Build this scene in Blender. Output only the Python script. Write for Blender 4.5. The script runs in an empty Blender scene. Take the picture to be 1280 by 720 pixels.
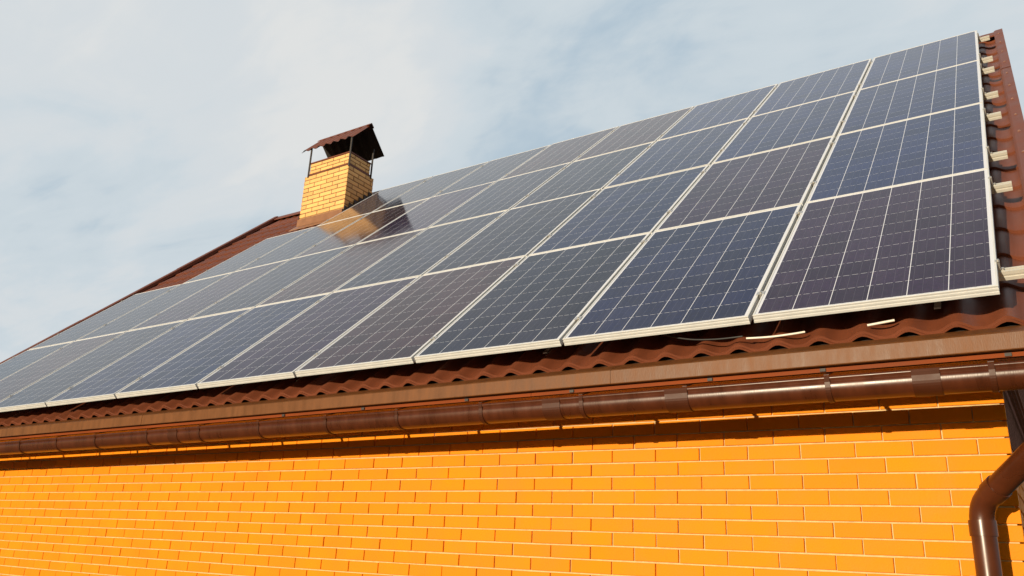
import bpy, math, random
from mathutils import Vector, Matrix
S = bpy.context.scene
COL = S.collection
R = math.radians
random.seed(7)

# ------------------------------------------------------------------ camera
H = 2.755                                   # height of the lower panel edge above the ground
cam_d = bpy.data.cameras.new('camera'); cam = bpy.data.objects.new('camera', cam_d); COL.objects.link(cam)
cam_d.sensor_width = 36.0; cam_d.lens = 1033.466 / 1280 * 36; cam_d.clip_start = 0.05; cam_d.clip_end = 3000
Mr = Matrix(((0.83749616, -0.13938608, -0.52836702), (0.54462407, 0.29174873, 0.78629975), (0.04455117, -0.94628442, 0.32025145)))
rx, ry, rz = Mr.col[0], -Mr.col[1], -Mr.col[2]
m = Matrix((rx, ry, rz)).transposed().to_4x4(); m.translation = (0.11960, -3.65406, -1.15495 + H)
cam.matrix_world = m
S.camera = cam

# ------------------------------------------------------------------ light
SUN_TRAVEL = Vector((0.20, 1.0, -0.077)).normalized()
sun_d = bpy.data.lights.new('sun', 'SUN'); sun_d.energy = 5.0; sun_d.angle = R(0.5); sun_d.color = (1.0, 0.85, 0.62)
sun = bpy.data.objects.new('sun', sun_d); COL.objects.link(sun); sun.location = (-8, -40, 12)
sun.rotation_euler = SUN_TRAVEL.to_track_quat('-Z', 'Y').to_euler()
to_sun = -SUN_TRAVEL
SUN_EL = math.asin(to_sun.z); SUN_ROT = math.atan2(to_sun.x, to_sun.y)

W = bpy.data.worlds.new('World'); S.world = W; W.use_nodes = True
nt = W.node_tree; nt.nodes.clear()
def N(t, **kw):
    n = nt.nodes.new(t)
    for k, v in kw.items(): setattr(n, k, v)
    return n
out = N('ShaderNodeOutputWorld'); bg = N('ShaderNodeBackground'); bg.inputs[1].default_value = 0.1
sky = N('ShaderNodeTexSky', sky_type='NISHITA', sun_disc=False, sun_elevation=SUN_EL, sun_rotation=SUN_ROT)
sky.air_density = 1.0; sky.dust_density = 0.6; sky.ozone_density = 1.0
tc = N('ShaderNodeTexCoord')
# soft stratus: noise on the view direction flattened onto a cloud layer overhead
sep = N('ShaderNodeSeparateXYZ'); nt.links.new(tc.outputs['Generated'], sep.inputs[0])
def mth(op, a, b=None, c=None):
    n = N('ShaderNodeMath', operation=op)
    for i, v in enumerate((a, b, c)):
        if v is None: continue
        if isinstance(v, (int, float)): n.inputs[i].default_value = v
        else: nt.links.new(v, n.inputs[i])
    return n.outputs[0]
zz = mth('ADD', mth('MAXIMUM', sep.outputs[2], 0.0), 0.22)
comb = N('ShaderNodeCombineXYZ'); nt.links.new(mth('DIVIDE', sep.outputs[0], zz), comb.inputs[0]); nt.links.new(mth('DIVIDE', sep.outputs[1], zz), comb.inputs[1])
def noise(scale, detail, rough, dist=0.0, vec=None, off=(0, 0, 0), rot=0.0, sc=(1, 1, 1)):
    mp = N('ShaderNodeMapping'); mp.inputs[1].default_value = off; mp.inputs[2].default_value = (0, 0, rot); mp.inputs[3].default_value = sc
    nt.links.new(vec if vec is not None else comb.outputs[0], mp.inputs[0])
    n = N('ShaderNodeTexNoise'); n.inputs['Scale'].default_value = scale; n.inputs['Detail'].default_value = detail
    n.inputs['Roughness'].default_value = rough; n.inputs['Distortion'].default_value = dist
    nt.links.new(mp.outputs[0], n.inputs['Vector']); return n.outputs[0]
def ramp(v, *stops):
    n = N('ShaderNodeValToRGB'); e = n.color_ramp.elements
    while len(e) < len(stops): e.new(0.5)
    for el, (p, c) in zip(e, stops): el.position = p; el.color = (*c, 1)
    n.color_ramp.interpolation = 'EASE'; nt.links.new(v, n.inputs[0]); return n.outputs[0]
n1 = noise(1.15, 5, 0.52, 0.6, off=(2.2, 9.4, 0), rot=0.5, sc=(1, 1.7, 1))
n2 = noise(3.2, 6, 0.55, 0.8, off=(1.3, 7.7, 0), rot=0.3, sc=(1, 2.0, 1))
n3 = noise(8.0, 5, 0.6, 1.0, off=(4.3, 2.1, 0), rot=0.35, sc=(1, 2.4, 1))
cov = mth('ADD', mth('MULTIPLY', n1, 0.70), mth('ADD', mth('MULTIPLY', n2, 0.24), mth('MULTIPLY', n3, 0.06)))
cl = ramp(cov, (0.36, (4.9, 6.05, 7.0)), (0.455, (6.0, 6.75, 7.25)), (0.54, (6.6, 7.05, 7.35)), (0.64, (7.4, 7.55, 7.55)))
mask = ramp(cov, (0.28, (0.86,) * 3), (0.50, (1.0,) * 3))
# cloud sheet cleared out of view on the sun side, added to weaken fill light
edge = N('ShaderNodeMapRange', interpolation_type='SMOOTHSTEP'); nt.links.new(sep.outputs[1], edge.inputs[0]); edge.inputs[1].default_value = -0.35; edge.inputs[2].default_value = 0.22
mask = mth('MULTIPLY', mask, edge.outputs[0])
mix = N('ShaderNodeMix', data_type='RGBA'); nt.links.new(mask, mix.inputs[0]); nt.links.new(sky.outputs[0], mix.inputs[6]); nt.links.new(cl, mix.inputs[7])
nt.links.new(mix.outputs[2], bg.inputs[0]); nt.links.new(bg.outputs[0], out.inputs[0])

vs = S.view_settings; vs.view_transform = 'Standard'; vs.look = 'None'; vs.gamma = 1; vs.use_curve_mapping = False; vs.exposure = 0.0

# ------------------------------------------------------------------ materials
def material(name, col, rough=0.6, metal=0.0, var=0.12, scale=8.0, bump=0.0, bscale=60.0, coat=0.0, tint=False, ior=1.5, stretch=(1, 1, 1), spec=0.5):
    """base colour with a slow two-scale variation, optional fine bump, optional per-face tint"""
    mt = bpy.data.materials.new(name); mt.use_nodes = True; t = mt.node_tree; b = t.nodes['Principled BSDF']; L = t.links.new
    b.inputs['Roughness'].default_value = rough; b.inputs['Metallic'].default_value = metal; b.inputs['IOR'].default_value = ior; b.inputs['Specular IOR Level'].default_value = spec
    if coat: b.inputs['Coat Weight'].default_value = coat; b.inputs['Coat Roughness'].default_value = 0.08
    co = t.nodes.new('ShaderNodeTexCoord'); mp = t.nodes.new('ShaderNodeMapping'); mp.inputs[3].default_value = stretch; L(co.outputs['Object'], mp.inputs[0])
    a = t.nodes.new('ShaderNodeTexNoise'); a.inputs['Scale'].default_value = scale; a.inputs['Detail'].default_value = 6; a.inputs['Roughness'].default_value = 0.6; L(mp.outputs[0], a.inputs['Vector'])
    r = t.nodes.new('ShaderNodeMapRange'); r.inputs[1].default_value = 0.3; r.inputs[2].default_value = 0.7; r.inputs[3].default_value = 1 - var; r.inputs[4].default_value = 1 + var; L(a.outputs[0], r.inputs[0])
    fac = r.outputs[0]
    if tint:
        at = t.nodes.new('ShaderNodeAttribute'); at.attribute_name = 'tint'
        mm = t.nodes.new('ShaderNodeMath'); mm.operation = 'MULTIPLY'; L(fac, mm.inputs[0]); L(at.outputs['Fac'], mm.inputs[1]); fac = mm.outputs[0]
    v = t.nodes.new('ShaderNodeVectorMath'); v.operation = 'SCALE'; v.inputs[0].default_value = col; L(fac, v.inputs['Scale']); L(v.outputs[0], b.inputs['Base Color'])
    r2 = t.nodes.new('ShaderNodeMapRange'); r2.inputs[1].default_value = 0.3; r2.inputs[2].default_value = 0.7; r2.inputs[3].default_value = rough * 0.85; r2.inputs[4].default_value = min(1, rough * 1.2); L(a.outputs[0], r2.inputs[0]); L(r2.outputs[0], b.inputs['Roughness'])
    if bump:
        n = t.nodes.new('ShaderNodeTexNoise'); n.inputs['Scale'].default_value = bscale; n.inputs['Detail'].default_value = 4; L(mp.outputs[0], n.inputs['Vector'])
        bp = t.nodes.new('ShaderNodeBump'); bp.inputs['Strength'].default_value = bump; bp.inputs['Distance'].default_value = 0.01; L(n.outputs[0], bp.inputs['Height']); L(bp.outputs[0], b.inputs['Normal'])
    return mt

M_BRICK = material('orange_brick', (0.80, 0.245, 0.003), 0.62, var=0.07, scale=3.5, bump=0.22, bscale=110, tint=True, spec=0.15)
M_MORTAR = material('mortar', (0.62, 0.46, 0.22), 0.9, spec=0.05, var=0.15, scale=30, bump=0.4, bscale=200)
M_YBRICK = material('yellow_brick', (0.78, 0.45, 0.155), 0.7, var=0.10, scale=9, bump=0.25, bscale=90, tint=True)
M_YMORTAR = material('chimney_mortar', (0.20, 0.11, 0.06), 0.9, var=0.2, scale=30)
M_TILE = material('brown_metal_tile', (0.168, 0.048, 0.021), 0.48, spec=0.45, var=0.14, scale=4, bump=0.06, bscale=220)
M_TRIM = material('brown_trim', (0.155, 0.045, 0.022), 0.5, spec=0.3, var=0.12, scale=5, bump=0.05, bscale=200)
M_EAVE = material('eave_trim_metal', (0.150, 0.055, 0.015), 0.45, spec=0.25, var=0.2, scale=5, bump=0.08, bscale=60, stretch=(4, 1, 0.8))
M_PVC = material('brown_gutter_pvc', (0.072, 0.0185, 0.0065), 0.29, spec=0.42, var=0.28, scale=5, stretch=(3, 1, 0.8), bump=0.02, bscale=60)
M_SOFFIT = material('brown_soffit', (0.22, 0.06, 0.02), 0.25, var=0.2, scale=5)
M_BOARD = material('fascia_board', (0.21, 0.046, 0.010), 0.6, spec=0.1, var=0.2, scale=7, stretch=(0.3, 1, 1))
M_PIPE = material('downpipe_pvc', (0.075, 0.0195, 0.007), 0.29, spec=0.42, var=0.2, scale=6)
M_UNION = material('gutter_union_pvc', (0.062, 0.0165, 0.006), 0.45, spec=0.25, var=0.12, scale=6)
M_CLAD = material('ribbed_cladding', (0.36, 0.19, 0.15), 0.85, spec=0.0, var=0.15, scale=8)
M_ALU = material('aluminium_frame', (0.66, 0.67, 0.68), 0.42, metal=0.1, var=0.06, scale=10)
M_RAIL = material('aluminium_rail', (0.60, 0.58, 0.52), 0.45, metal=0.2, var=0.08, scale=14)
M_STEEL = material('steel_clamp', (0.55, 0.53, 0.50), 0.35, metal=0.7, var=0.12, scale=60)
M_DARK = material('dark_steel', (0.035, 0.028, 0.026), 0.6, var=0.2, scale=12)
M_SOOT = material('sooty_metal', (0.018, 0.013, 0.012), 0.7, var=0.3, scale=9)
M_FLASH = material('apron_metal', (0.25, 0.115, 0.055), 0.45, var=0.14, scale=10)
M_BACK = material('backsheet', (0.7, 0.7, 0.7), 0.7, var=0.04)
M_CABLE = material('white_cable', (0.85, 0.82, 0.74), 0.45, var=0.05)
M_BCABLE = material('black_cable', (0.03, 0.03, 0.032), 0.5, var=0.05)
M_SCREW = material('screw_head', (0.40, 0.22, 0.16), 0.4, metal=0.3, var=0.1)

def cell_material():
    mt = bpy.data.materials.new('solar_cells'); mt.use_nodes = True; t = mt.node_tree; b = t.nodes['Principled BSDF']; L = t.links.new
    def nd(k, **kw):
        n = t.nodes.new(k)
        for a, v in kw.items(): setattr(n, a, v)
        return n
    def mt_(op, a, b_=None, c=None):
        n = nd('ShaderNodeMath', operation=op)
        for i, v in enumerate((a, b_, c)):
            if v is None: continue
            if isinstance(v, (int, float)): n.inputs[i].default_value = v
            else: L(v, n.inputs[i])
        return n.outputs[0]
    co = nd('ShaderNodeTexCoord'); sp = nd('ShaderNodeSeparateXYZ'); L(co.outputs['Object'], sp.inputs[0])
    PU, PV = 0.1585, 0.1563
    u = mt_('DIVIDE', mt_('ADD', sp.outputs[0], 3 * PU), PU); v = mt_('DIVIDE', mt_('SUBTRACT', sp.outputs[1], 0.017), PV)
    fu, fv = mt_('FRACT', u), mt_('FRACT', v)
    du = mt_('MULTIPLY', mt_('MINIMUM', fu, mt_('SUBTRACT', 1.0, fu)), PU); dv = mt_('MULTIPLY', mt_('MINIMUM', fv, mt_('SUBTRACT', 1.0, fv)), PV)
    col = mt_('LESS_THAN', du, 0.0017)
    f4 = mt_('FRACT', mt_('MULTIPLY', fu, 4.0)); b4 = mt_('ABSOLUTE', mt_('SUBTRACT', f4, 0.5))
    dash = mt_('GREATER_THAN', b4, 0.14)
    row = mt_('MULTIPLY', mt_('LESS_THAN', dv, 0.0013), dash)
    row = mt_('MULTIPLY', row, 0.8)
    outu = mt_('MAXIMUM', mt_('LESS_THAN', u, 0.0), mt_('GREATER_THAN', u, 6.0)); outv = mt_('MAXIMUM', mt_('LESS_THAN', v, 0.0), mt_('GREATER_THAN', v, 10.0))
    white = mt_('MAXIMUM', mt_('MAXIMUM', col, row), mt_('MAXIMUM', outu, outv))
    bus = mt_('MULTIPLY', mt_('LESS_THAN', b4, 0.016), 0.13)
    # cell colour: object colour, slight cell-to-cell shift and polycrystalline grain
    cb = nd('ShaderNodeCombineXYZ'); L(mt_('FLOOR', u), cb.inputs[0]); L(mt_('FLOOR', v), cb.inputs[1])
    oi = nd('ShaderNodeObjectInfo'); L(mt_('MULTIPLY', oi.outputs['Random'], 91.0), cb.inputs[2])
    wn = nd('ShaderNodeTexWhiteNoise', noise_dimensions='3D'); L(cb.outputs[0], wn.inputs['Vector'])
    vo = nd('ShaderNodeTexVoronoi'); vo.inputs['Scale'].default_value = 75; L(co.outputs['Object'], vo.inputs['Vector'])
    vs_ = nd('ShaderNodeSeparateColor'); L(vo.outputs['Color'], vs_.inputs[0])
    k = mt_('MULTIPLY', mt_('ADD', 0.78, mt_('MULTIPLY', wn.outputs['Value'], 0.44)), mt_('ADD', 0.82, mt_('MULTIPLY', vs_.outputs[0], 0.36)))
    sc = nd('ShaderNodeVectorMath', operation='SCALE'); L(oi.outputs['Color'], sc.inputs[0]); L(k, sc.inputs['Scale'])
    m1 = nd('ShaderNodeMix', data_type='RGBA'); L(bus, m1.inputs[0]); L(sc.outputs[0], m1.inputs[6]); m1.inputs[7].default_value = (0.42, 0.45, 0.54, 1)
    m2 = nd('ShaderNodeMix', data_type='RGBA'); L(white, m2.inputs[0]); L(m1.outputs[2], m2.inputs[6]); m2.inputs[7].default_value = (0.66, 0.69, 0.78, 1)
    ds = nd('ShaderNodeMapping'); ds.inputs[3].default_value = (7, 1.1, 1); L(co.outputs['Object'], ds.inputs[0])
    ofs = nd('ShaderNodeVectorMath', operation='ADD'); L(ds.outputs[0], ofs.inputs[0]); cx = nd('ShaderNodeCombineXYZ'); L(mt_('MULTIPLY', oi.outputs['Random'], 50.0), cx.inputs[0]); L(cx.outputs[0], ofs.inputs[1])
    dn = nd('ShaderNodeTexNoise'); dn.inputs['Scale'].default_value = 1.6; dn.inputs['Detail'].default_value = 7; dn.inputs['Roughness'].default_value = 0.65; L(ofs.outputs[0], dn.inputs['Vector'])
    dr = nd('ShaderNodeMapRange'); dr.inputs[1].default_value = 0.45; dr.inputs[2].default_value = 0.75; dr.inputs[3].default_value = 0.0; dr.inputs[4].default_value = 0.03; L(dn.outputs[0], dr.inputs[0])
    lowr = nd('ShaderNodeMapRange'); lowr.inputs[1].default_value = 0.0; lowr.inputs[2].default_value = 0.05; lowr.inputs[3].default_value = 0.10; lowr.inputs[4].default_value = 0.0; L(sp.outputs[1], lowr.inputs[0])
    dust = mt_('ADD', dr.outputs[0], mt_('MULTIPLY', lowr.outputs[0], dn.outputs[0]))
    m3 = nd('ShaderNodeMix', data_type='RGBA'); L(dust, m3.inputs[0]); L(m2.outputs[2], m3.inputs[6]); m3.inputs[7].default_value = (0.38, 0.38, 0.40, 1)
    L(m3.outputs[2], b.inputs['Base Color'])
    b.inputs['Sheen Weight'].default_value = 0.07; b.inputs['Sheen Roughness'].default_value = 0.25
    # dusty textured solar glass
    nz = nd('ShaderNodeTexNoise'); nz.inputs['Scale'].default_value = 2.3; nz.inputs['Detail'].default_value = 5; L(co.outputs['Object'], nz.inputs['Vector'])
    rr = nd('ShaderNodeMapRange'); rr.inputs[1].default_value = 0.3; rr.inputs[2].default_value = 0.7; rr.inputs[3].default_value = 0.08; rr.inputs[4].default_value = 0.125; L(nz.outputs[0], rr.inputs[0]); L(rr.outputs[0], b.inputs['Roughness'])
    b.inputs['IOR'].default_value = 1.27
    return mt
M_CELL = cell_material()

def ground_material():
    mt = bpy.data.materials.new('ground_grass'); mt.use_nodes = True; t = mt.node_tree; b = t.nodes['Principled BSDF']; L = t.links.new
    co = t.nodes.new('ShaderNodeTexCoord'); a = t.nodes.new('ShaderNodeTexNoise'); a.inputs['Scale'].default_value = 0.9; a.inputs['Detail'].default_value = 9; L(co.outputs['Object'], a.inputs['Vector'])
    r = t.nodes.new('ShaderNodeValToRGB'); e = r.color_ramp.elements; e[0].position = 0.35; e[0].color = (0.035, 0.055, 0.018, 1); e[1].position = 0.68; e[1].color = (0.12, 0.10, 0.055, 1)
    L(a.outputs[0], r.inputs[0]); L(r.outputs[0], b.inputs['Base Color']); b.inputs['Roughness'].default_value = 0.95
    return mt

# ------------------------------------------------------------------ mesh builder (positions in house metres; H added on build)
class MB:
    def __init__(s): s.v = []; s.f = []; s.m = []; s.t = []; s.smooth = []
    def face(s, idx, mi=0, t=1.0, sm=False): s.f.append(tuple(idx)); s.m.append(mi); s.t.append(t); s.smooth.append(sm)
    def poly(s, pts, mi=0, t=1.0, sm=False):
        b = len(s.v); s.v += [tuple(p) for p in pts]; s.face(range(b, b + len(pts)), mi, t, sm)
    def hexa(s, p, mi=0, t=1.0):
        """p: 8 corners, bottom ring then top ring, counter-clockwise seen from the top side"""
        b = len(s.v); s.v += [tuple(q) for q in p]
        for q in ((3, 2, 1, 0), (4, 5, 6, 7), (0, 1, 5, 4), (1, 2, 6, 5), (2, 3, 7, 6), (3, 0, 4, 7)): s.face([b + i for i in q], mi, t)
    def box(s, x0, x1, y0, y1, z0, z1, mi=0, t=1.0):
        s.hexa(((x0, y0, z0), (x1, y0, z0), (x1, y1, z0), (x0, y1, z0), (x0, y0, z1), (x1, y0, z1), (x1, y1, z1), (x0, y1, z1)), mi, t)
    def grid(s, rows, mi=0, sm=True, closed=False):
        b = len(s.v); n = len(rows[0])
        for r in rows: s.v += [tuple(p) for p in r]
        for i in range(len(rows) - 1):
            for j in range(n if closed else n - 1):
                k = (j + 1) % n; s.face((b + i * n + j, b + i * n + k, b + (i + 1) * n + k, b + (i + 1) * n + j), mi, 1.0, sm)
    def tube(s, path, r, seg=20, mi=0, caps=True):
        """swept circle along a polyline with mitred rings"""
        P = [Vector(p) for p in path]; rr = r if isinstance(r, (list, tuple)) else [r] * len(P); rows = []
        up = None
        for i, p in enumerate(P):
            d = ((P[min(i + 1, len(P) - 1)] - p).normalized() if i < len(P) - 1 else Vector()) + ((p - P[max(i - 1, 0)]).normalized() if i else Vector())
            d.normalize()
            if up is None: up = d.orthogonal().normalized()
            up = (up - d * up.dot(d)).normalized(); w = d.cross(up)
            rows.append([p + (up * math.cos(2 * math.pi * k / seg) + w * math.sin(2 * math.pi * k / seg)) * rr[i] for k in range(seg)])
        s.grid(rows, mi, True, True)
        if caps: s.poly(rows[0][::-1], mi); s.poly(rows[-1], mi)
    def extrude(s, prof, a, b_, mi=0, sm=False, caps=True, close=True):
        """profile of (dy, dz) points swept along X from a to b_"""
        rows = [[(a, y, z) for y, z in prof], [(b_, y, z) for y, z in prof]]
        s.grid(rows, mi, sm, close)
        if caps and close: s.poly(rows[0][::-1], mi); s.poly(rows[1], mi)
    def build(s, name, mats, parent=None, local=False, origin=None, tint=False, bevel=0.0):
        me = bpy.data.meshes.new(name)
        off = Vector((0, 0, 0))
        if not local:
            off = Vector((0, 0, H))
            base = origin if origin is not None else (world_of(parent) if parent else Vector((0, 0, 0)))
            off -= Vector(base)
        me.from_pydata([tuple(Vector(v) + off) for v in s.v], [], s.f)
        for mm in (mats if isinstance(mats, (list, tuple)) else [mats]): me.materials.append(mm)
        me.polygons.foreach_set('material_index', s.m); me.polygons.foreach_set('use_smooth', s.smooth)
        if tint:
            at = me.attributes.new('tint', 'FLOAT', 'FACE'); at.data.foreach_set('value', s.t)
        me.update()
        import bmesh
        bm = bmesh.new(); bm.from_mesh(me); bmesh.ops.recalc_face_normals(bm, faces=bm.faces); bm.to_mesh(me); bm.free()
        o = bpy.data.objects.new(name, me); COL.objects.link(o)
        if parent: o.parent = parent
        if origin is not None: o.location = Vector(origin)
        if bevel:
            md = o.modifiers.new('bevel', 'BEVEL'); md.width = bevel; md.segments = 2; md.limit_method = 'ANGLE'; md.angle_limit = R(40)
        return o
def world_of(o):
    p = Vector((0, 0, 0))
    while o: p += o.location; o = o.parent
    return p
def empty(name, loc, rot=(0, 0, 0), **props):
    o = bpy.data.objects.new(name, None); COL.objects.link(o); o.location = loc; o.rotation_euler = rot; o.empty_display_size = 0.2
    for k, v in props.items(): o[k] = v
    return o

# ------------------------------------------------------------------ roof frame
A = R(41.469); CA, SA = math.cos(A), math.sin(A)
def rf(x, s, o=0.0): return (x, s * CA - o * SA, s * SA + o * CA)      # x along the eave, s up the slope, o above the panel faces

# ------------------------------------------------------------------ ground
g = MB(); g.poly(((-400, -400, -H), (400, -400, -H), (400, 400, -H), (-400, 400, -H)))
og = g.build('ground', ground_material()); og['kind'] = 'structure'

# ------------------------------------------------------------------ house
XR, XL, YF, YB = -0.080, -11.30, 0.65, 10.30
house = empty('brick_house', ((XR + XL) / 2, (YF + YB) / 2, 0), label='orange brick house under a brown metal tile roof with a yellow chimney', category='house')

def brick_field(mb, org, uax, vax, nax, width, z_rows, joints, mi=0, jt=0.0080, proud=0.009, back=0.012, clip=None, tv=0.045, ch=0.0022):
    """individual bricks standing proud of the mortar; joints(row) yields the u positions of the head joints' centres"""
    org, uax, vax, nax = map(Vector, (org, uax, vax, nax))
    for r, (v0, v1) in enumerate(z_rows):
        js = [-jt] + sorted(j for j in joints(r) if 0.02 < j < width - 0.02) + [width + jt]
        js[0] = -jt / 2; js[-1] = width + jt / 2
        for a, b in zip(js[:-1], js[1:]):
            u0, u1 = a + jt * .42 + random.uniform(-.0012, .0012), b - jt * .42 + random.uniform(-.0012, .0012)
            if clip and not clip(u0, u1, v0, v1): continue
            w0, w1 = v0 + jt / 2 + random.uniform(-.001, .001), v1 - jt / 2 + random.uniform(-.001, .001); pr = proud + random.uniform(-.0015, .0015)
            q = lambda u, v, n: org + uax * u + vax * v + nax * n
            B = len(mb.v); t = 1 + random.uniform(-tv, tv)
            for (n, e) in ((-back, 0), (pr - ch, 0), (pr, ch)):
                mb.v += [tuple(q(u0 + e, w0 + e, n)), tuple(q(u1 - e, w0 + e, n)), tuple(q(u1 - e, w1 - e, n)), tuple(q(u0 + e, w1 - e, n))]
            for l in (0, 4):
                for i in range(4): mb.face((B + l + i, B + l + (i + 1) % 4, B + l + 4 + (i + 1) % 4, B + l + 4 + i), mi, t)
            mb.face((B + 8, B + 9, B + 10, B + 11), mi, t)

# front wall: the courses fall very slightly to the right
SH = -0.0069
wl = MB(); w = XR - XL; CP = 0.0752
rows = [(-0.537 + CP * (k - 0.5), -0.537 + CP * (k + 0.5)) for k in range(3, -30, -1)]
def j_front(r):
    k = 3 - r; ph = 0.0 if k % 2 == 0 else 0.13
    u = -0.198 - XL - ph; res = []
    rr = random.Random(100 + r)
    while u > 0: res.append(u + rr.uniform(-.006, .006)); u -= 0.2605
    return res
vax = (0, 0, 1)
brick_field(wl, (XL, YF, SH * (XL + 0.98)), (1, 0, SH), vax, (0, -1, 0), w + .016, rows, j_front)
wl.box(XL + .003, XR - .003, YF + 0.001, YF + 0.25, -H, -0.29, 1)
wl.build('wall', [M_BRICK, M_MORTAR], house, tint=True)
# gable walls and rear wall
def side_wall(x, nx, full):
    b = MB(); d = YB - YF
    if full:
        org = (x, YF + .016, SH * (XR + 0.98)) if nx > 0 else (x, YB, 0)
        u = (0, 1, 0) if nx > 0 else (0, -1, 0)
        def js(r):
            o = 0.12 if r % 2 else 0.25
            res = []
            while o < d: res.append(o); o += 0.2605
            return res
        brick_field(b, org, u, (0, 0, 1), (nx, 0, 0), d - .02, rows[2:], js)
    x0, x1 = sorted((x - nx * .001, x - nx * .25))
    b.box(x0, x1, YF + .255, YB - .255, -H, -0.29, 1)
    return b.build('wall', [M_BRICK, M_MORTAR], house, tint=True)
side_wall(XR, 1, True); side_wall(XL, -1, True)
b = MB(); brick_field(b, (XR, YB, 0), (-1, 0, 0), (0, 0, 1), (0, 1, 0), w, rows, j_front); b.box(XL + .003, XR - .003, YB - .25, YB - .001, -H, -0.29, 1); b.build('wall', [M_BRICK, M_MORTAR], house, tint=True)

# gable cladding: ribbed boards over the upper gable
RIDGE_R, RIDGE_L = 6.80, 7.34
YRID = 7.02 * CA + 0.13 * SA
for x, nx in ((XR, 1), (XL, -1)):
    c = MB(); z = -0.53; step = 0.062
    ztop = 7.0 * SA - 0.13 * CA - 0.16
    while z < ztop:
        s_in = lambda zz: max(YF + 0.014, (zz + 0.13 * CA + 0.20) / math.tan(A))
        y0 = s_in(z + step); y1 = 2 * YRID - y0
        y1 = min(y1, YB - .02)
        if y1 - y0 > .1:
            X = lambda a, b_: sorted((x + nx * a, x + nx * b_))
            c.box(*X(-.1, .0085), y0, y1, z, z + step); c.box(*X(.0085, .0135), y0, y1, z + .006, z + step - .006)
            for q in (.35, .65): c.box(*X(.0135, .0160), y0, y1, z + step * q - .004, z + step * q + .004)
        z += step
    c.build('gable_cladding', M_CLAD, house)

# ------------------------------------------------------------------ roof
WAVE, AMP, STEP, LIFT = 0.1860, 0.036, 0.35, 0.016
XV = 0.165                                     # right edge of the tile field (under the verge trim)
def x_left(s): return -10.72 - 0.088 * s       # left verge runs slightly out of square
def s_ridge(x): return RIDGE_R + (0.22 - x) / 11.8 * (RIDGE_L - RIDGE_R)
def wave(x):
    c = 0.5 + 0.5 * math.cos(2 * math.pi * (x - 0.012) / WAVE)
    return AMP * (c ** 1.35) - AMP
TRIM = -0.128                                  # height of verge and ridge trims
CREST = -0.150
S0 = 0.012
def tile_field(mirror=False):
    t = MB(); nx = int(11.7 / WAVE * 10)
    levels = [(S0, -0.004), (S0, 0.005), (S0 + 0.013, 0.0055), (S0 + 0.0135, LIFT)]
    k = 0; s = S0 + 0.0135
    while s < 6.78:
        s2 = S0 + (k + 1) * STEP
        levels += [((s + s2) / 2, LIFT / 2), (s2 - .0005, 0.0), (s2, LIFT - .002), (s2 + .004, LIFT)]
        s = s2 + .004; k += 1
    levels = [l for l in levels if l[0] < 6.79]
    levels.append((None, 0.006))
    rws = []
    for s, h in levels:
        row = []
        for i in range(nx + 1):
            f = i / nx
            ss = s if s is not None else s_ridge(XV + (x_left(7) - XV) * f)
            x = XV + (x_left(ss) - XV) * f
            # crests reach a little further down than troughs at each step
            y = rf(x, ss, CREST + wave(x) + h - LIFT)
            if mirror: y = (y[0], 2 * YR(x) - y[1], y[2])
            row.append(y)
        rws.append(row)
    t.grid(rws, 0, True)
    return t
def YR(x): return s_ridge(x) * CA - (TRIM - AMP / 2) * SA
tf = tile_field()
roof = tf.build('roof', M_TILE, house)
# keep the steps crisp
def crisp(o, ang=35):
    me = o.data
    import bmesh
    bm = bmesh.new(); bm.from_mesh(me)
    for e in bm.edges:
        if len(e.link_faces) == 2 and e.calc_face_angle(0) > R(ang): e.smooth = False
    bm.to_mesh(me); bm.free()
crisp(roof)
rear = tile_field(True).build('roof', M_TILE, house); crisp(rear)
# boarded underside (roof deck) of both slopes
dk = MB()
for mir in (0, 1):
    def P(x, s, o):
        q = rf(x, s, o); return (q[0], 2 * YR(x) - q[1], q[2]) if mir else q
    o1, o0 = CREST - AMP - LIFT - .004, CREST - AMP - LIFT - .05
    xr = 0.19
    a = [(xr, -0.0), (xr, s_ridge(xr) - .05), (x_left(7) + .03, s_ridge(-11.3) - .05), (x_left(0) + .03, -0.0)]
    dk.hexa([P(x, s, o0) for x, s in a] + [P(x, s, o1) for x, s in a])
dk.build('roof_deck', M_DARK, roof)
# ridge cap
rc = MB(); rowsr = []
for i in range(61):
    f = i / 60; x = 0.21 + (x_left(7.4) - 0.02 - 0.21) * f; y = YR(x); z = s_ridge(x) * SA + (TRIM - AMP / 2) * CA
    prof = ((-.13, -.105), (-.128, -.088), (-.05, -.018), (-.02, .014), (.0, .018), (.02, .014), (.05, -.018), (.128, -.088), (.13, -.105))
    lip = 0.003 if i % 10 == 0 else 0
    rowsr.append([(x, y + a_, z + b_ + lip) for a_, b_ in prof])
rc.grid(rowsr, 0, True); rc.poly(rowsr[0]); rc.poly(rowsr[-1])
crisp(rc.build('ridge_cap', M_TRIM, roof), 30)
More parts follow.
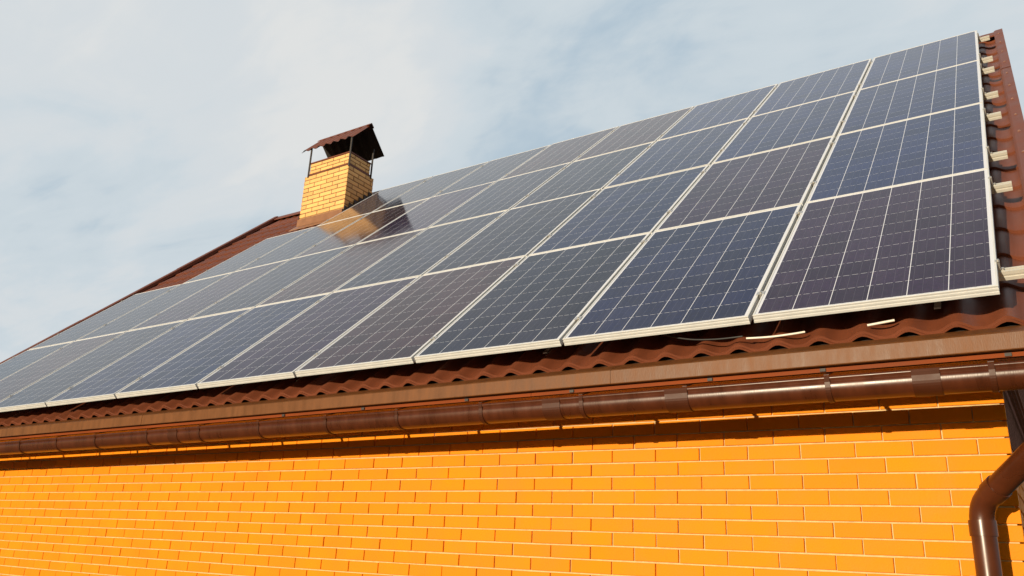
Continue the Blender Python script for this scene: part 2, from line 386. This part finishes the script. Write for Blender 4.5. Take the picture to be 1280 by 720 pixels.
# verge trims: flat sheet on top, folded down outside, lap joints and screws
def verge(xa_f, xb_f, out):
    t = MB(); sc = []
    segs = [(-0.06, 0.95), (0.93, 2.87), (2.85, 4.77), (4.75, None)]
    for n_, (s0, s1) in enumerate(segs):
        if s1 is None: s1 = s_ridge(xa_f(7)) - .02
        for mir in (0, 1):
            def P(x, s, o):
                q = rf(x, s, o); return (q[0], 2 * YR(x) - q[1], q[2]) if mir else q
            l = .004 if n_ % 2 else 0.0
            prof = lambda s: [(xa_f(s), TRIM - .030), (xa_f(s), TRIM + .012 + l), (xa_f(s) + (xb_f(s) - xa_f(s)) * .18, TRIM + .020 + l), (xb_f(s), TRIM + .022 + l), (xb_f(s), TRIM - .16), (xb_f(s) - out * .012, TRIM - .16)]
            t.grid([[P(x, s0, o) for x, o in prof(s0)], [P(x, s1, o) for x, o in prof(s1)]], 0, False)
            if not mir:
                for q in range(4):
                    s = s0 + (q + .5) * (s1 - s0) / 4; x = (xa_f(s) + xb_f(s)) / 2
                    c = Vector(P(x, s, TRIM + .022 + l)); nrm = Vector((0, -SA, CA))
                    sc.append((c, nrm))
    return t, sc
for fa, fb, o_ in ((lambda s: 0.143, lambda s: 0.222, 1), (lambda s: x_left(s) + .06, lambda s: x_left(s) - .02, -1)):
    t, sc = verge(fa, fb, o_); vo = t.build('verge_trim', M_TRIM, roof)
    md = vo.modifiers.new('thickness', 'SOLIDIFY'); md.thickness = 0.0015
    if o_ > 0:
        for c, nrm in sc:
            k = MB(); k.tube([c - nrm * .001, c + nrm * .0015], .0095, 10); k.tube([c + nrm * .0015, c + nrm * .0055], .006, 6); k.build('screw', M_SCREW, vo)
# eave trim (drip flashing) in overlapping lengths, soffit and sub-fascia
et = MB(); x = 0.235; i = 0
while x > x_left(0) - .02:
    x1 = max(x - 1.98, x_left(0) - .02); l = .0025 if i % 2 else 0
    pr = ((0.14, -0.135), (0.004 - l, -0.190), (-0.006 - l, -0.198), (-0.004 - l, -0.262), (-0.008 - l, -0.267), (0.008, -0.269), (0.014, -0.20), (0.14, -0.15))
    et.extrude(pr, x, x1, 0, False); x = x1 + .03 if x1 > x_left(0) else -99; i += 1
et.build('eave_trim', M_EAVE, roof)
fb = MB(); fx = 0.20
while fx > x_left(0):
    fx1 = max(fx - 2.4, x_left(0)); fb.box(fx1 + .002, fx, 0.026, 0.048, -0.288, -0.205); fx = fx1
fb.build('fascia_board', M_BOARD, roof)
sf = MB(); y0 = 0.050
xs = x_left(0)
y = y0
while y < YF - .012:
    y2 = min(y + .095, YF - .010); sf.box(xs, 0.20, y, y2 - .004, -0.272, -0.260); sf.box(xs, 0.20, y2 - .004, y2, -0.266, -0.260); y = y2
sf.build('soffit', M_SOFFIT, roof)
# tail of the gable overhang: narrow ribbed lining strip along the gable
ln = MB()
for i in range(3): ln.box(XR + .028 + i * .0155, XR + .028 + i * .0155 + .012, YF + .002, 3.2, -0.262, -0.250)
ln.build('gable_lining', M_CLAD, roof)

# ------------------------------------------------------------------ gutter
GY, GZ, GR = 0.047, -0.354, 0.0605
gx0, gx1 = 0.345, x_left(0) - .06
gt = MB()
def gprof(r):
    p = [(GY - r * math.cos(t), GZ - r * math.sin(t)) for t in [math.pi * i / 18 for i in range(19)]]
    return p
pf = gprof(GR)
front = [(pf[0][0] + .002 + .0095 * math.cos(t), pf[0][1] + .030 + .0095 * math.sin(t)) for t in [R(-60) + 2 * math.pi * i / 12 for i in range(10)]]
out_p = front[::-1] + [(pf[0][0] + .006, pf[0][1] + .018), (pf[0][0] + .0005, pf[0][1] + .012)] + pf + [(pf[-1][0], pf[-1][1] + .04)]
inn = [(y, z) for y, z in [(pf[-1][0] - .003, pf[-1][1] + .04)] + gprof(GR - .003)[::-1] + [(pf[0][0] + .0045, pf[0][1] + .012)]]
gt.extrude(out_p + inn, gx0, gx1, 0, True, caps=False)
gt.poly([(gx0, y, z) for y, z in pf]); gt.poly([(gx1, y, z) for y, z in pf])
gutter = gt.build('gutter', M_PVC, house); crisp(gutter, 50)
def strap(x, wd, r, mat, name, lip=True):
    s = MB(); p = gprof(r)
    o = [(p[0][0] - .004, p[0][1] + .036), (p[0][0] - .006, p[0][1] + .026), (p[0][0] - .001, p[0][1] + .012)] + p + [(p[-1][0], p[-1][1] + .03)]
    i = [(y + (GY - y) * .05, z + (GZ - z) * .05) for y, z in o]
    s.extrude(o + i[::-1], x - wd / 2, x + wd / 2, 0, False)
    if lip:   # arm from the front bead back to the eave
        s.hexa(((x - wd / 2, p[0][0] - .006, p[0][1] + .040), (x + wd / 2, p[0][0] - .006, p[0][1] + .040), (x + wd / 2, .135, -.262), (x - wd / 2, .135, -.262),
                (x - wd / 2, p[0][0] - .006, p[0][1] + .044), (x + wd / 2, p[0][0] - .006, p[0][1] + .044), (x + wd / 2, .135, -.259), (x - wd / 2, .135, -.259)))
    return s.build(name, mat, gutter)
br = [0.28, -.061, -.677, -1.319, -1.874, -2.494, -3.094, -3.673, -4.291, -4.906, -5.511, -6.181, -6.731, -7.303, -7.9, -8.5, -9.1, -9.7, -10.3, -10.7]
for x in br: strap(x, .022, GR + .004, M_UNION, 'gutter_bracket')
for x in (-.295, -1.37, -2.05, -5.2, -8.2): strap(x, .105, GR + .0032, M_UNION, 'gutter_union', False); 
# hooks and screw heads on the strip behind the gutter
for x in (0.0, -.70, -1.21, -1.95, -2.62, -3.4, -4.1):
    k = MB(); k.box(x - .012, x + .012, .0185, .0255, -.286, -.2725); k.build('hook_plate', M_DARK, gutter)

# ------------------------------------------------------------------ downpipe
PV = Vector((-.2025, .50, -.81)); PO = Vector((.258, .047, -.44))
dp = MB(); r = .0495
d = (PO - PV).normalized()
path = [(-.2025, .50, -H + .02), (-.2025, .50, -1.0), tuple(PV + Vector((0, 0, -.075)))]
for i in range(1, 6):
    t = i / 6; a_ = PV + Vector((0, 0, -.075)); c_ = PV + d * .075
    path.append(tuple(a_ * (1 - t) ** 2 + PV * 2 * t * (1 - t) + c_ * t * t))
path += [tuple(PV + d * .075), tuple(PV + d * .3), tuple(PO - d * .08)]
for i in range(1, 5):
    t = i / 5; a_ = PO - d * .08; c_ = PO + Vector((0, 0, .06)); path.append(tuple(a_ * (1 - t) ** 2 + PO * 2 * t * (1 - t) + c_ * t * t))
dp.tube(path, r, 32)
pipe = dp.build('downpipe', M_PIPE, house)
def sleeve(a, b_, rr, name):
    s = MB(); s.tube([a, b_], rr, 32); return s.build(name, M_PIPE, pipe, bevel=.0015)
sleeve((-.2025, .50, -.875), (-.2025, .50, -.94), r + .005, 'pipe_socket')
s0 = PV + d * .085; sleeve(tuple(s0), tuple(s0 + d * .055), r + .005, 'pipe_socket')
cl_ = MB(); cl_.tube([(-.2025, .50, -1.10), (-.2025, .50, -1.125)], r + .004, 32); cl_.box(-.2125, -.1925, .545, YF + .01, -1.123, -1.102); cl_.box(-.205 - r - .022, -.205 - r, .494, .506, -1.125, -1.10); cl_.box(-.205 + r, -.205 + r + .022, .494, .506, -1.125, -1.10)
cl_.build('pipe_clamp', M_PVC, pipe, bevel=.001)

# ------------------------------------------------------------------ chimney
ch = MB(); CX0, CX1, CY0, CY1 = -9.60, -8.625, 4.60, 5.18
UX0, UX1, UY0, UY1 = -9.515, -8.635, 4.612, 5.085
zb, zm, zt = 3.55, 4.735, 4.965
ch.box(CX0 + .008, CX1 - .008, CY0 + .008, CY1 - .008, zb, zm - .004, 1); ch.box(UX0 + .008, UX1 - .008, UY0 + .008, UY1 - .008, zm - .004, zt - .012, 1)
def crows(z0, z1, n): return [(z1 - (i + 1) * (z1 - z0) / n, z1 - i * (z1 - z0) / n) for i in range(n)]
def cj(width, alt, L=.262):
    def f(r):
        u = .13 if (r + alt) % 2 else .25; res = []
        rr = random.Random(r * 7 + alt)
        while u < width - .06: res.append(u + rr.uniform(-.012, .012)); u += L
        return res
    return f
lo = crows(zb + .0, zm, 16); up_ = crows(zm + .035, zt - .012, 3); 
for (x0, x1, y0, y1, rws) in ((CX0, CX1, CY0, CY1, lo), (UX0, UX1, UY0, UY1, up_)):
    kw = dict(jt=.013, proud=.006, back=.004, tv=.16, ch=.003)
    brick_field(ch, (x0, y0 + .008, 0), (1, 0, 0), (0, 0, 1), (0, -1, 0), x1 - x0, rws, cj(x1 - x0, 0), **kw)
    brick_field(ch, (x1 - .008, y0, 0), (0, 1, 0), (0, 0, 1), (1, 0, 0), y1 - y0, rws, cj(y1 - y0, 1), **kw)
    brick_field(ch, (x1, y1 - .008, 0), (-1, 0, 0), (0, 0, 1), (0, 1, 0), x1 - x0, rws, cj(x1 - x0, 0), **kw)
    brick_field(ch, (x0 + .008, y1, 0), (0, -1, 0), (0, 0, 1), (-1, 0, 0), y1 - y0, rws, cj(y1 - y0, 1), **kw)
chim = ch.build('chimney', [M_YBRICK, M_YMORTAR], house, tint=True)
bd = MB(); e = .006
bd.box(UX0 - e, UX1 + e, UY0 - e, UY1 + e, zm, zm + .030); bd.build('chimney_band', M_TRIM, chim)
cp = MB(); cp.box(UX0 - e, UX1 + e, UY0 - e, UY1 + e, zt - .011, zt + .010); cp.build('chimney_coping', M_TRIM, chim)
for x, y in ((UX0 - .012, UY0 - .016), (UX1 + .012, UY0 - .016), (UX0 - .012, UY1 + .016), (UX1 + .012, UY1 + .016)):
    p = MB(); zl = zm - .03; zh = 5.235 
    p.box(x - .013, x + .013, y - .003, y + .003, zl, zh); p.box(x - .003, x + .003, y + .0035, y + .022, zl, zh)
    p.build('canopy_post', M_DARK, chim)
# canopy: two profiled sheets meeting at a ridge
cn = MB(); cy = 4.955
def csheet(sgn):
    rws = []
    for t in (0, .25, .5, .75, 1.0):
        row = []
        for i in range(81):
            x = -8.585 - i / 80 * 1.165; wv = .014 * math.cos(2 * math.pi * (x + 8.5) / .165)
            y = cy + sgn * t * .385; z = 5.622 - t * .41
            row.append((x, y + sgn * wv * .73, z + wv * .68))
        rws.append(row)
    return rws
for sgn in (-1, 1): cn.grid(csheet(sgn), 0, True)
cno = cn.build('chimney_canopy', M_TILE, chim)
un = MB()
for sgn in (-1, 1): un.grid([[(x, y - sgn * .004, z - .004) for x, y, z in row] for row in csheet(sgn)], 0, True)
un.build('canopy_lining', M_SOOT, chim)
cr = MB(); cr.extrude(((cy - .06, 5.568), (cy - .055, 5.585), (cy, 5.638), (cy + .055, 5.585), (cy + .06, 5.568), (cy, 5.625)), -8.578, -9.757); cr.build('canopy_ridge', M_TRIM, chim)
# apron flashing at the foot, stepped flashing on the flanks
def zr(y): return (y - (-CREST) * SA) / CA * SA + CREST * CA       # height of the tile crests over a point
ap = MB(); zf = zr(CY0)
ap.hexa(((CX0 - .004, CY0 - .036, zr(CY0 - .036) - .02), (CX1 + .004, CY0 - .036, zr(CY0 - .036) - .02), (CX1 + .004, CY0 - .004, zf - .06), (CX0 - .004, CY0 - .004, zf - .06),
         (CX0 - .004, CY0 - .030, zf + .098), (CX1 + .004, CY0 - .030, zf + .098), (CX1 + .004, CY0 - .004, zf + .108), (CX0 - .004, CY0 - .004, zf + .108)))
ap.hexa(((CX0 - .03, CY0 - .15, zr(CY0 - .15) - .01), (CX1 + .03, CY0 - .15, zr(CY0 - .15) - .01), (CX1 + .03, CY0 - .037, zr(CY0 - .037) - .012), (CX0 - .03, CY0 - .037, zr(CY0 - .037) - .012),
         (CX0 - .03, CY0 - .15, zr(CY0 - .15) + .004), (CX1 + .03, CY0 - .15, zr(CY0 - .15) + .004), (CX1 + .03, CY0 - .037, zr(CY0 - .037) + .006), (CX0 - .03, CY0 - .037, zr(CY0 - .037) + .006)))
ap.build('chimney_apron', M_FLASH, chim)
for x in (CX1 + .012, CX0 - .012):
    st = MB(); y = CY0 - .005; n = 6; dy = (CY1 - CY0 + .01) / n
    for i in range(n):
        y0, y1 = y + i * dy, y + (i + 1) * dy - .0005
        z0 = zr(y0) - .06; z1 = zr(y1) + .075
        st.box(x - .006, x + .006, y0, y1, z0, z1)
    st.build('stepped_flashing', M_DARK, chim)

# ------------------------------------------------------------------ solar panels
PW, PH, PD, DV, DU = 0.992, 1.598, 0.040, 1.61478, 1.012
def panel_meshes():
    f = MB(); hw = PW / 2; lip = .0085
    # outer wall profile with two shallow ribs, (outset, z) from the bottom up, then the lip and the inner return
    prof = [(0, -PD), (0, -.029), (-.0016, -.028), (-.0016, -.022), (0, -.021), (0, -.013), (-.0016, -.012), (-.0016, -.006), (0, -.005), (0, -.0008), (-.0008, 0), (-lip, 0), (-lip, -.0075), (-lip + .003, -.0075), (-lip + .003, -.034), (-.026, -.034), (-.026, -PD)]
    rings = [[(-hw - o_, 0 - o_, z), (hw + o_, 0 - o_, z), (hw + o_, PH + o_, z), (-hw - o_, PH + o_, z)] for o_, z in prof]
    f.grid(rings + [rings[0]], 0, False, True)
    fo = f.build('frame', M_ALU, None, local=True); fm = fo.data; bpy.data.objects.remove(fo)
    c = MB(); i_ = lip - .0005
    c.box(-hw + i_, hw - i_, i_, PH - i_, -.0062, -.0022, 0)
    co = c.build('glass', M_CELL, None, local=True); cm = co.data; bpy.data.objects.remove(co)
    k = MB(); k.box(-hw + .0085, hw - .0085, .0085, PH - .0085, -.0095, -.0068); k.box(-.055, .055, PH - .17, PH - .07, -.030, -.0095)
    ko = k.build('backsheet', M_BACK, None, local=True); km = ko.data; bpy.data.objects.remove(ko)
    return fm, cm, km
FM, CM, KM = panel_meshes()
BLUE, NAVY, GREY, BROWN, PLUM = (.006, .014, .078), (.007, .012, .058), (.014, .016, .040), (.036, .018, .028), (.021, .009, .036)
tints = [[PLUM, NAVY, GREY, BROWN, PLUM, NAVY, NAVY, GREY, BROWN, GREY], [BLUE, PLUM, NAVY, GREY, GREY, BROWN, GREY, PLUM, GREY, GREY],
         [BLUE, BLUE, NAVY, GREY, GREY, PLUM, BROWN, GREY, GREY], [BLUE, BLUE, BLUE, BROWN, BROWN, GREY, GREY, GREY]]
tname = {BLUE: 'bluish', NAVY: 'navy blue', GREY: 'grey-blue', BROWN: 'brownish', PLUM: 'purplish dark'}
rname = ['bottom row along the eave', 'second row up from the eave', 'third row up from the eave', 'top row under the ridge']
oname = ['rightmost', 'second from the right', 'third from the right', 'fourth from the right', 'fifth from the right', 'sixth from the right', 'seventh from the right', 'eighth from the right', 'ninth from the right', 'tenth from the right']
for r_ in range(4):
    for k in range(len(tints[r_])):
        tt = tints[r_][k]; jit = 1 + random.uniform(-.10, .10)
        x = .003 - k * DU - PW / 2; q = rf(x, r_ * DV, random.uniform(-.0015, .0015))
        od = oname[k] if k < len(tints[r_]) - 1 else oname[k] + ' (the last)'
        e_ = empty('solar_panel', (q[0], q[1], q[2] + H), (A + random.uniform(-.0012, .0012), random.uniform(-.001, .001), 0),
                   label='%s solar panel, %s in the %s' % (tname[tt], oname[k], rname[r_]), category='solar panel', group='solar panels mounted on the roof')
        for nm, me in (('frame', FM), ('cell_glass', CM), ('backsheet', KM)):
            o = bpy.data.objects.new(nm, me); COL.objects.link(o); o.parent = e_
            if nm == 'cell_glass': o.color = (tt[0] * jit, tt[1] * jit, tt[2] * jit, 1)
        del o

# ------------------------------------------------------------------ mounting rails with clamps
def clamp_mesh(end):
    c = MB()
    if end: c.box(.001, .011, -.012, .012, -.044, -.002); c.box(-.006, .011, -.012, .012, .0006, .0036); c.tube([(.005, 0, .0036), (.005, 0, .009)], .005, 10); c.box(.011, .024, -.010, .010, -.044, -.040); c.tube([(.018, 0, -.042), (.018, 0, -.032)], .006, 6)
    else: c.box(-.006, .006, -.018, .018, -.038, -.001); c.box(-.019, .019, -.018, .018, .0006, .0038); c.tube([(0, 0, .0038), (0, 0, .009)], .006, 10)
    o = c.build('clamp', M_STEEL, None, local=True); me = o.data; bpy.data.objects.remove(o); return me
CE, CMID = clamp_mesh(True), clamp_mesh(False)
rail_s = [.25, 1.42, 2.02, 2.99, 3.65, 4.60, 5.08, 6.20]
for i, s in enumerate(rail_s):
    r_ = i // 2; n = len(tints[r_])
    q = rf(0.10, s, 0)
    e_ = empty('mounting_rail', (q[0], q[1], q[2] + H), (A, 0, 0), category='mounting rail', group='aluminium rails carrying the solar panels',
               label='aluminium rail end sticking out beside the %s panel, %s one' % (['bottom right', 'second row', 'third row', 'top row'][r_], ['lower', 'upper'][i % 2]))
    L_ = n * DU + .19; b = MB(); z0, z1 = -.084, -.0425
    pr = [(-.020, z0), (.020, z0), (.020, z1), (.006, z1), (.006, z1 - .012), (-.006, z1 - .012), (-.006, z1), (-.020, z1), (-.020, z1 - .016), (-.0175, z1 - .018), (-.0175, z1 - .024), (-.020, z1 - .026)]
    b.extrude(pr, 0, -L_, 0, False)
    b.build('rail_bar', M_RAIL, e_, local=True)
    for k in range(n + 1):
        me = CE if k in (0, n) else CMID
        o = bpy.data.objects.new('end_clamp' if k in (0, n) else 'mid_clamp', me); COL.objects.link(o); o.parent = e_
        o.location = (-.10 + .003 if k == 0 else -.10 + .003 - k * DU + (.010 if k < n else .020), 0, 0)
        if k == n: o.rotation_euler = (0, 0, math.pi)
    for k in range(0, n, 2 if i == 0 else 4):
        hk = MB(); x = -.30 - k * DU - .05; hk.box(x - .014, x + .014, -.03, .03, -.175, -.168); hk.box(x - .014, x + .014, .021, .027, -.17, z1 - .01)
        hk.build('roof_hook', M_STEEL, e_, local=True)

# ------------------------------------------------------------------ loose cables under the lowest panels
def cable(pts, r, mat, name, label, split=None):
    e_ = None
    c = MB(); P = [Vector(rf(*p)) for p in pts]; sm = []
    for i in range(len(P) - 1):
        p0, p1, p2, p3 = P[max(i - 1, 0)], P[i], P[i + 1], P[min(i + 2, len(P) - 1)]
        for j in range(6):
            t = j / 6; sm.append(.5 * ((2 * p1) + (p2 - p0) * t + (2 * p0 - 5 * p1 + 4 * p2 - p3) * t * t + (3 * p1 - p0 - 3 * p2 + p3) * t ** 3))
    sm.append(P[-1]); c.tube(sm, r, 10)
    o = c.build(name, mat, None, origin=Vector(sm[len(sm) // 2]) + Vector((0, 0, H)))
    o['label'] = label; o['category'] = 'cable'
    return o
cable([(-.79, .055, -.138), (-.85, .045, -.137), (-.95, .04, -.137), (-1.06, .045, -.134)], .0048, M_CABLE, 'cable', 'short white cable length lying near the second panel of the bottom row')
cable([(-.41, .07, -.136), (-.46, .06, -.136), (-.52, .05, -.137)], .0055, M_CABLE, 'cable', 'short white cable stub lying under the rightmost bottom panel')
cable([(-1.06, .0, -.100), (-1.2, .01, -.104), (-1.35, .04, -.10), (-1.5, .10, -.08), (-1.6, .2, -.06)], .004, M_BCABLE, 'cable', 'thin black cable sagging under the second bottom row panel')
